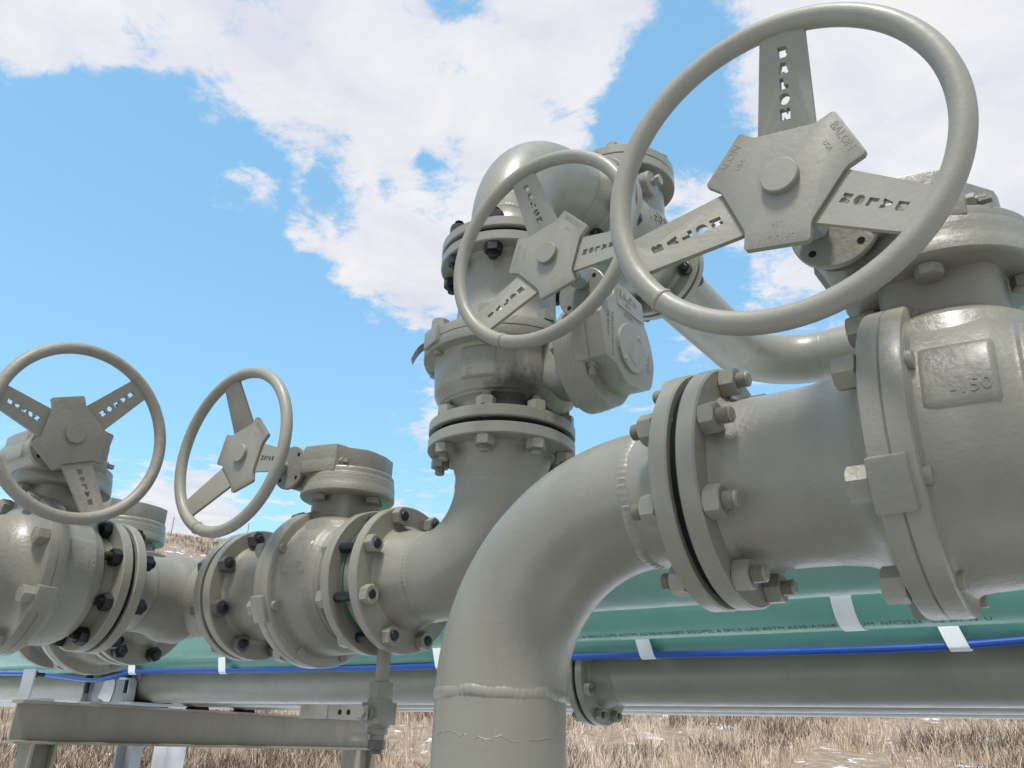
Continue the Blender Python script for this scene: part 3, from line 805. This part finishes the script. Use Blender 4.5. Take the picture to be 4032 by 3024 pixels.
c = thing('pipe_shoe', 'galvanised pipe shoe gripping the grey header on top of the I-beam', 'pipe support', MT(-3.85, 2.30, HB + OD))
bm = bmesh.new(); box(bm, (-.21, -.13, -OD - .0115), (.23, .13, -OD - .001)); fin(bm, 'base_plate', M['galv'], c, None, 30, bevel=.001)
for s_ in (-1, 1):
    bm = bmesh.new(); box(bm, (-.19, s_ * .096 - .005, -OD - .001), (.19, s_ * .096 + .005, .012)); fin(bm, 'side_plate', M['galv'], c, None, 30, bevel=.001)
for x in (-.19, .183):
    bm = bmesh.new(); box(bm, (x, -.128, -OD - .001), (x + .008, -.101, .008)); fin(bm, 'stiffener', M['galv'], c, None, 30)
for x in (-.16, .16):
    bm = bmesh.new(); r = OD + .006
    pts = [(x, -r * math.cos(PI * i / 24), r * math.sin(PI * i / 24)) for i in range(25)]
    rows = [[bm.verts.new((x + a, -q * math.cos(PI * i / 24), q * math.sin(PI * i / 24))) for a, q in ((-.03, OD + .001), (-.03, OD + .008), (.03, OD + .008), (.03, OD + .001))] for i in range(25)]
    for p_, q_ in zip(rows, rows[1:]):
        for j in range(4): bm.faces.new((p_[j], p_[(j + 1) % 4], q_[(j + 1) % 4], q_[j]))
    st_ = fin(bm, 'clamp_strap', M['galv'], c, None, 40)
    for s_ in (-1, 1):
        bm = bmesh.new(); box(bm, (x - .03, s_ * .118 - .028, .004), (x + .03, s_ * .118 + .028, .013)); ear = fin(bm, 'clamp_ear', M['galv'], st_, None, 30)
        bm = bmesh.new(); m_ = frame((x, s_ * .122, 0), (0, 0, 1), (1, 0, 0)); hexnut(bm, .013, .016, .028, m_); lathe(bm, [(-.05, .0085), (.055, .0085), (.055, 0)], m_, 12); fin(bm, 'clamp_bolt', M['black'], st_, None, 30)
bm = bmesh.new(); prism(bm, [(x * 1.25, y * 1.1) for x, y in ((-.050, -.040), (-.012, -.050), (.005, -.066), (.030, -.060), (.045, -.02), (.044, .02), (.026, .042), (-.018, .044), (-.030, .01))], 0, .0015)
o = fin(bm, 'paper_tag', M['plate'], None, frame((-3.87, 2.30 - .1045, HB + .060), (1, 0, 0), (0, 0, 1)), 0)
tag(o, 'torn whitish paper tag stuck on the side of the pipe shoe', 'tag')
bk = thing('angle_bracket', 'pale L-shaped bracket on the left end of the I-beam', 'bracket', MT(XB, 1.86, BT))
bm = bmesh.new(); box(bm, (-.05, -.02, .0005), (.05, .10, .011)); fin(bm, 'foot', M['galv'], bk, None, 30, bevel=.001)
bm = bmesh.new(); box(bm, (-.05, -.012, .011), (.05, -.004, .125)); up_ = fin(bm, 'upright', M['galv'], bk, None, 30, bevel=.001)
bm = bmesh.new(); m_ = frame((.02, -.004, .105), (0, 1, 0), (1, 0, 0)); hexnut(bm, 0, .016, .028, m_); lathe(bm, [(0, .008), (.05, .008), (.05, 0)], m_, 12); fin(bm, 'bracket_bolt', M['black'], up_, None, 30)
for y, lab in ((2.47, 'dark wedge standing in for contact shadow just right of the pipe shoe'), (2.70, 'dark wedge standing in for contact shadow under the second grey pipe'), (2.98, 'dark wedge standing in for contact shadow under the lowest grey pipe, farthest right')):
    bm = bmesh.new(); prism(bm, [(-.045, 0), (.045, 0), (.030, .026), (-.020, .022)], -.04, .04, frame((0, 0, 0), (0, 1, 0), (0, 0, 1)))  # black wedges stand in for the contact shadows under the pipes
    o = fin(bm, 'shadow_wedge', M['gasket'], None, MT(XB, y, BT + .0005), 30, bevel=.003); tag(o, lab, 'shadow wedge', 'contact shadow wedges on the I-beam')

# ------------------------------------------------------------------ terrain
from mathutils import noise as mn
def hgt(x, y):
    d = math.hypot(x, y)
    t = max(0, min(1, (d - 15) / 90)); s = t * t * (3 - 2 * t)
    az = math.degrees(math.atan2(x, y))
    top = 21.0 + 1.2 * math.sin(az * .05) + .9 * math.sin(az * .21 + 1)
    h = -1.3 + top * (.62 * s + .38 * t ** 1.25)
    h += (mn.noise(Vector((x * .09, y * .09, 0))) * .55 + mn.noise(Vector((x * .35, y * .35, 3))) * .16) * min(1, d / 20)
    if d > 105: h -= (d - 105) * .03
    return h
def terrain(r0, r1, nr, na, name):
    bm = bmesh.new(); rows = []
    for i in range(nr + 1):
        r = r0 * (r1 / r0) ** (i / nr) if r0 > 0 else r1 * i / nr
        rows.append([bm.verts.new((r * math.sin(2 * PI * j / na), r * math.cos(2 * PI * j / na), hgt(r * math.sin(2 * PI * j / na), r * math.cos(2 * PI * j / na)))) for j in range(na)])
    for a, b in zip(rows, rows[1:]):
        for j in range(na): bm.faces.new((a[j], a[(j + 1) % na], b[(j + 1) % na], b[j]))
    return bm, rows
m, nt, b = new_mat('dry_ground_with_snow')
tc = N(nt, 'TexCoord'); v = tc.outputs['Object']
n1 = noise(nt, v, 1.1, 8, .65); n2 = noise(nt, v, 3.0, 8, .7)
earth = ramp(nt, n2.outputs[0], [(.3, (.13, .095, .065)), (.5, (.27, .205, .145)), (.7, (.38, .31, .235))])
ad = N(nt, 'Math', operation='MULTIPLY_ADD'); ad.inputs[1].default_value = .55; nt.links.new(n2.outputs[0], ad.inputs[0]); nt.links.new(n1.outputs[0], ad.inputs[2])
sn = ramp(nt, ad.outputs[0], [(.88, (0, 0, 0)), (.93, (1, 1, 1))])
nt.links.new(mixc(nt, sn.outputs[0], earth.outputs[0], (.80, .82, .86)), b.inputs['Base Color']); b.inputs['Roughness'].default_value = .9
bp = N(nt, 'Bump'); bp.inputs['Strength'].default_value = .6; bp.inputs['Distance'].default_value = .08; nt.links.new(n2.outputs[0], bp.inputs['Height']); nt.links.new(bp.outputs[0], b.inputs['Normal'])
M['ground'] = m
bm, _ = terrain(14, 420, 90, 260, 'hill')
o = fin(bm, 'hill', M['ground'], None, None, 180); tag(o, 'dry grassy hillside with patches of snow', None, kind='structure')
m, nt, b = new_mat('snowy_gravel_yard')
tc = N(nt, 'TexCoord'); v = tc.outputs['Object']
n1 = noise(nt, v, .9, 7, .6); n2 = noise(nt, v, 40, 3, .6)
gr = ramp(nt, n2.outputs[0], [(.35, (.075, .069, .060)), (.65, (.18, .166, .146))])
ln = N(nt, 'VectorMath', operation='LENGTH'); nt.links.new(v, ln.inputs[0])      # unseen ground: dark centre and snowy ring, shaped to steer the bounce light
am = N(nt, 'MapRange'); am.inputs['From Min'].default_value = 2.2; am.inputs['From Max'].default_value = 6.0; am.inputs['To Min'].default_value = -.12; am.inputs['To Max'].default_value = .16
nt.links.new(ln.outputs['Value'], am.inputs['Value'])
an = N(nt, 'Math', operation='ADD'); nt.links.new(n1.outputs[0], an.inputs[0]); nt.links.new(am.outputs[0], an.inputs[1])
sn = ramp(nt, an.outputs[0], [(.44, (0, 0, 0)), (.52, (1, 1, 1))])
nt.links.new(mixc(nt, sn.outputs[0], gr.outputs[0], (.82, .83, .86)), b.inputs['Base Color']); b.inputs['Roughness'].default_value = .9
bp = N(nt, 'Bump'); bp.inputs['Strength'].default_value = .5; bp.inputs['Distance'].default_value = .02; nt.links.new(n2.outputs[0], bp.inputs['Height']); nt.links.new(bp.outputs[0], b.inputs['Normal'])
M['yard'] = m
bm = bmesh.new(); rows = []
na = 120; cen = bm.verts.new((0, 0, -1.3)); prev = None
for r in (1, 3, 6, 9, 12, 14.2):
    ring = [bm.verts.new((r * math.sin(2 * PI * j / na), r * math.cos(2 * PI * j / na), -1.3 if r < 9 else hgt(r * math.sin(2 * PI * j / na), r * math.cos(2 * PI * j / na)) + (.0 if r > 14 else 0))) for j in range(na)]
    for j in range(na):
        if prev is None: bm.faces.new((cen, ring[j], ring[(j + 1) % na]))
        else: bm.faces.new((prev[j], ring[j], ring[(j + 1) % na], prev[(j + 1) % na]))
    prev = ring
o = fin(bm, 'ground', M['yard'], None, None, 180); tag(o, 'gravel yard under thin snow', None, kind='structure')

# dry grass and dark brush
def veg_mat(name, stops):
    m, nt, b = new_mat(name); at = N(nt, 'Attribute', attribute_name='tone'); r = ramp(nt, at.outputs['Fac'], stops)
    nt.links.new(r.outputs[0], b.inputs['Base Color']); b.inputs['Roughness'].default_value = .85; b.inputs['Specular IOR Level'].default_value = .15
    return m
def tufts(name, label, n, d0, d1, hrange, blades, lean, mat, seed, patch=None, wid=.02):
    rnd = random.Random(seed); vs = []; fs = []; tone = []
    for _ in range(n):
        u = rnd.random(); d = d0 * (d1 / d0) ** u; az = R_(rnd.uniform(-80, 6)); x, y = d * math.sin(az), d * math.cos(az)
        if patch and mn.noise(Vector((x * .22, y * .22, 9))) + .5 * mn.noise(Vector((x * .8, y * .8, 5))) < patch: continue
        z = hgt(x, y); tz = mn.noise(Vector((x * .12, y * .12, 1))) * .35 + .5
        h0 = rnd.uniform(*hrange)
        for k in range(blades):
            a = rnd.uniform(0, 6.28); h = h0 * rnd.uniform(.55, 1.1); q = rnd.uniform(0, lean) * h
            bx, by = x + rnd.uniform(-.22, .22), y + rnd.uniform(-.22, .22)
            w = wid * (.6 + d / 60) * rnd.uniform(.6, 1.3); c, s = math.cos(az) * w, -math.sin(az) * w
            i = len(vs)
            vs += [(bx - c, by - s, z - .05), (bx + c, by + s, z - .05), (bx + q * .4 * math.cos(a) + c * .7, by + q * .4 * math.sin(a) + s * .7, z + h * .6), (bx + q * .4 * math.cos(a) - c * .7, by + q * .4 * math.sin(a) - s * .7, z + h * .6), (bx + q * math.cos(a), by + q * math.sin(a), z + h)]
            fs += [(i, i + 1, i + 2, i + 3), (i + 3, i + 2, i + 4)]
            tone += [min(1, max(0, tz + rnd.uniform(-.3, .3)))] * 5
    me = bpy.data.meshes.new(name); me.from_pydata(vs, [], fs); a = me.attributes.new('tone', 'FLOAT', 'POINT'); a.data.foreach_set('value', tone); me.materials.append(mat)
    o = bpy.data.objects.new(name, me); COL.objects.link(o); tag(o, label, None, kind='stuff'); return o
M['grass'] = veg_mat('dry_grass', [(.05, (.26, .185, .135)), (.35, (.45, .345, .255)), (.6, (.59, .48, .37)), (.95, (.68, .60, .49))])
M['brush'] = veg_mat('grey_brush', [(.1, (.06, .045, .038)), (.6, (.15, .115, .095)), (.95, (.27, .22, .18))])
tufts('dry_grass', 'tall tan dry grass over the hillside', 34000, 17, 104, (.18, .55), 5, .9, M['grass'], 1, patch=-.22, wid=.010)
tufts('brush', 'dark leafless brush between the dry grass', 26000, 18, 104, (.22, .6), 6, 1.0, M['brush'], 2, patch=.05, wid=.009)

# thin marker poles on the ridge
def pole(az, d, h, label):
    a = R_(az); x, y = d * math.sin(a), d * math.cos(a); z = hgt(x, y)
    bm = bmesh.new(); lathe(bm, [(0, 0), (-.2, .06), (h, .05), (h, 0)], frame((0, 0, 0), (0, 0, 1), (1, 0, 0)), 12)
    o = fin(bm, 'marker_pole', M['header'], None, MT(x, y, z)); tag(o, label, 'pole', 'thin poles on the ridge')
pole(-58.6, 103, 2.4, 'thin pole on the ridge right of the far gearbox')
pole(-54.0, 103, 2.6, 'thin pole on the ridge behind the plain handwheel')

# ------------------------------------------------------------------ camera
f, th, ro, ya = 3322.61, R_(22.93703), R_(2.02406), R_(36.83961)
cy, sy = math.cos(ya), math.sin(ya)
F = Vector((-sy, cy, 0)); Rr = Vector((cy, sy, 0)); Z = Vector((0, 0, 1))
Fw = F * math.cos(th) + Z * math.sin(th); U = -F * math.sin(th) + Z * math.cos(th)
Rv = Rr * math.cos(ro) + U * math.sin(ro); Uv = -Rr * math.sin(ro) + U * math.cos(ro)
cd = bpy.data.cameras.new('camera'); cam = bpy.data.objects.new('camera', cd); COL.objects.link(cam)
cam.matrix_world = Matrix((Rv, Uv, -Fw)).transposed().to_4x4()
cd.sensor_fit = 'HORIZONTAL'; cd.sensor_width = 36; cd.lens = 36 * f / 4032; cd.clip_start = .02; cd.clip_end = 2000
SC.camera = cam
def ray(u, v):
    """direction through a photo position, for aiming clouds"""
    return (Rv * ((u - 2016) / f) - Uv * ((v - 1512) / f) + Fw).normalized()

# ------------------------------------------------------------------ light
SUN_AZ, SUN_EL = -160, 67          # azimuth from the view direction (+ right), elevation
saz = ya * 0 + R_(SUN_AZ)
hd = F * math.cos(saz) + Rr * math.sin(saz)
sd = (hd * math.cos(R_(SUN_EL)) + Z * math.sin(R_(SUN_EL))).normalized()
sl = bpy.data.lights.new('sun', 'SUN'); sl.energy = 3.9; sl.angle = R_(11); sl.color = (1, .965, .91)
so = bpy.data.objects.new('sun', sl); COL.objects.link(so); so.rotation_euler = sd.to_track_quat('Z', 'Y').to_euler(); so.location = (0, 0, 6)

w = bpy.data.worlds.new('World'); SC.world = w; w.use_nodes = True; nt = w.node_tree; nt.nodes.clear()
out = N(nt, 'OutputWorld'); bg = N(nt, 'Background'); bg.inputs[1].default_value = .15
nt.links.new(bg.outputs[0], out.inputs[0])
sky = N(nt, 'TexSky', sky_type='NISHITA'); sky.sun_disc = False; sky.sun_elevation = R_(SUN_EL)
sky.sun_rotation = math.atan2(sd.x, sd.y); sky.altitude = 1500; sky.air_density = 1.0; sky.dust_density = .6; sky.ozone_density = 1.2
geo = N(nt, 'TexCoord'); dirv = geo.outputs['Generated']
# clouds: noise on a flat layer overhead, thickened and thinned by broad banks
sep = N(nt, 'SeparateXYZ'); nt.links.new(dirv, sep.inputs[0])
mx = N(nt, 'Math', operation='MAXIMUM'); mx.inputs[1].default_value = .06; nt.links.new(sep.outputs[2], mx.inputs[0])
dvd = N(nt, 'VectorMath', operation='DIVIDE'); cmb = N(nt, 'CombineXYZ')
for i in range(3): nt.links.new(mx.outputs[0], cmb.inputs[i])
nt.links.new(dirv, dvd.inputs[0]); nt.links.new(cmb.outputs[0], dvd.inputs[1])
cn = noise(nt, dvd.outputs[0], 1.9, 9, .60, .25)
cn2 = noise(nt, dvd.outputs[0], 8.5, 9, .68, .25)
acc = None
def addv(a, b_, k=1.0):
    n = N(nt, 'Math', operation='MULTIPLY_ADD'); n.inputs[1].default_value = k; nt.links.new(b_, n.inputs[0])
    if a is None: n.inputs[2].default_value = 0
    else: nt.links.new(a, n.inputs[2])
    return n.outputs[0]
acc = addv(acc, cn.outputs[0], 1.0); acc = addv(acc, cn2.outputs[0], .88)
BANKS = [(790, 190, 7, .20), (1360, 300, 8, .26), (1780, 440, 7, .24), (2100, 280, 7, .20), (2300, 60, 6, .20), (200, 60, 5, .22), (1000, 40, 9, .12), (570, 110, 2.2, -.16),
         (1370, 950, 5, .24), (1590, 1110, 5, .24), (1800, 930, 6, .24), (1120, 930, 2.6, .22), (1500, 700, 3.5, .20), (930, 760, 3.2, .40),
         (1750, 650, 3, -.20), (1330, 740, 2.5, -.16), (3150, 1150, 3, .1), (1500, 30, 4, .1), (2700, 400, 6, -.13), (2500, 500, 4, -.14), (2750, 1080, 4, -.20),
         (3500, 450, 13, .32), (3900, 300, 10, .2), (2900, 900, 4, .10), (2700, 750, 3, .12), (3000, 150, 5, .12),
         (600, 700, 9, -.30), (500, 1200, 12, -.30), (1200, 1500, 9, -.26), (1000, 1250, 8, -.22), (150, 600, 6, -.15),
         (700, 2050, 5, .22), (1300, 2030, 5, .18), (2350, 1300, 4, .12), (3600, 1300, 5, .2)]
BANKS = [(ray(u, v_), rad, k) for u, v_, rad, k in BANKS] + [(Vector((.35, -.5, .8)).normalized(), 62, .12), ((-Fw + Z * .9).normalized(), 75, .12), (Rr, 50, .15)]  # last three banks are out of view, added for soft neutral light
for d, rad, k in BANKS:
    dt = N(nt, 'VectorMath', operation='DOT_PRODUCT'); nt.links.new(dirv, dt.inputs[0]); dt.inputs[1].default_value = d
    mr = N(nt, 'MapRange', interpolation_type='SMOOTHSTEP'); mr.inputs['From Min'].default_value = math.cos(R_(rad)); mr.inputs['From Max'].default_value = 1.0
    nt.links.new(dt.outputs['Value'], mr.inputs['Value']); acc = addv(acc, mr.outputs[0], k)
clm = N(nt, 'MapRange', interpolation_type='SMOOTHERSTEP'); clm.inputs['From Min'].default_value = .90; clm.inputs['From Max'].default_value = 1.17
nt.links.new(acc, clm.inputs['Value'])
cn3 = noise(nt, dvd.outputs[0], 4.2, 6, .6, .4)
thick = ramp(nt, cn3.outputs[0], [(.34, (4.85, 5.0, 5.65)), (.50, (5.45, 5.52, 5.95)), (.66, (6.0, 6.0, 6.1))])
CB = N(nt, 'Mix', data_type='RGBA', blend_type='MULTIPLY'); CB.inputs[0].default_value = 1; nt.links.new(sky.outputs[0], CB.inputs[6]); CB.inputs[7].default_value = (2.2, 2.5, 2.1, 1)
blue = mixc(nt, .5, CB.outputs[2], (1.65, 3.75, 5.9))
mixw = mixc(nt, clm.outputs[0], blue, thick.outputs[0])
nt.links.new(mixw, bg.inputs[0])

SC.view_settings.view_transform = 'Standard'; SC.view_settings.look = 'None'; SC.view_settings.exposure = 0; SC.view_settings.gamma = 1
SC.cycles.use_denoising = True
SC.cycles.max_bounces = 6
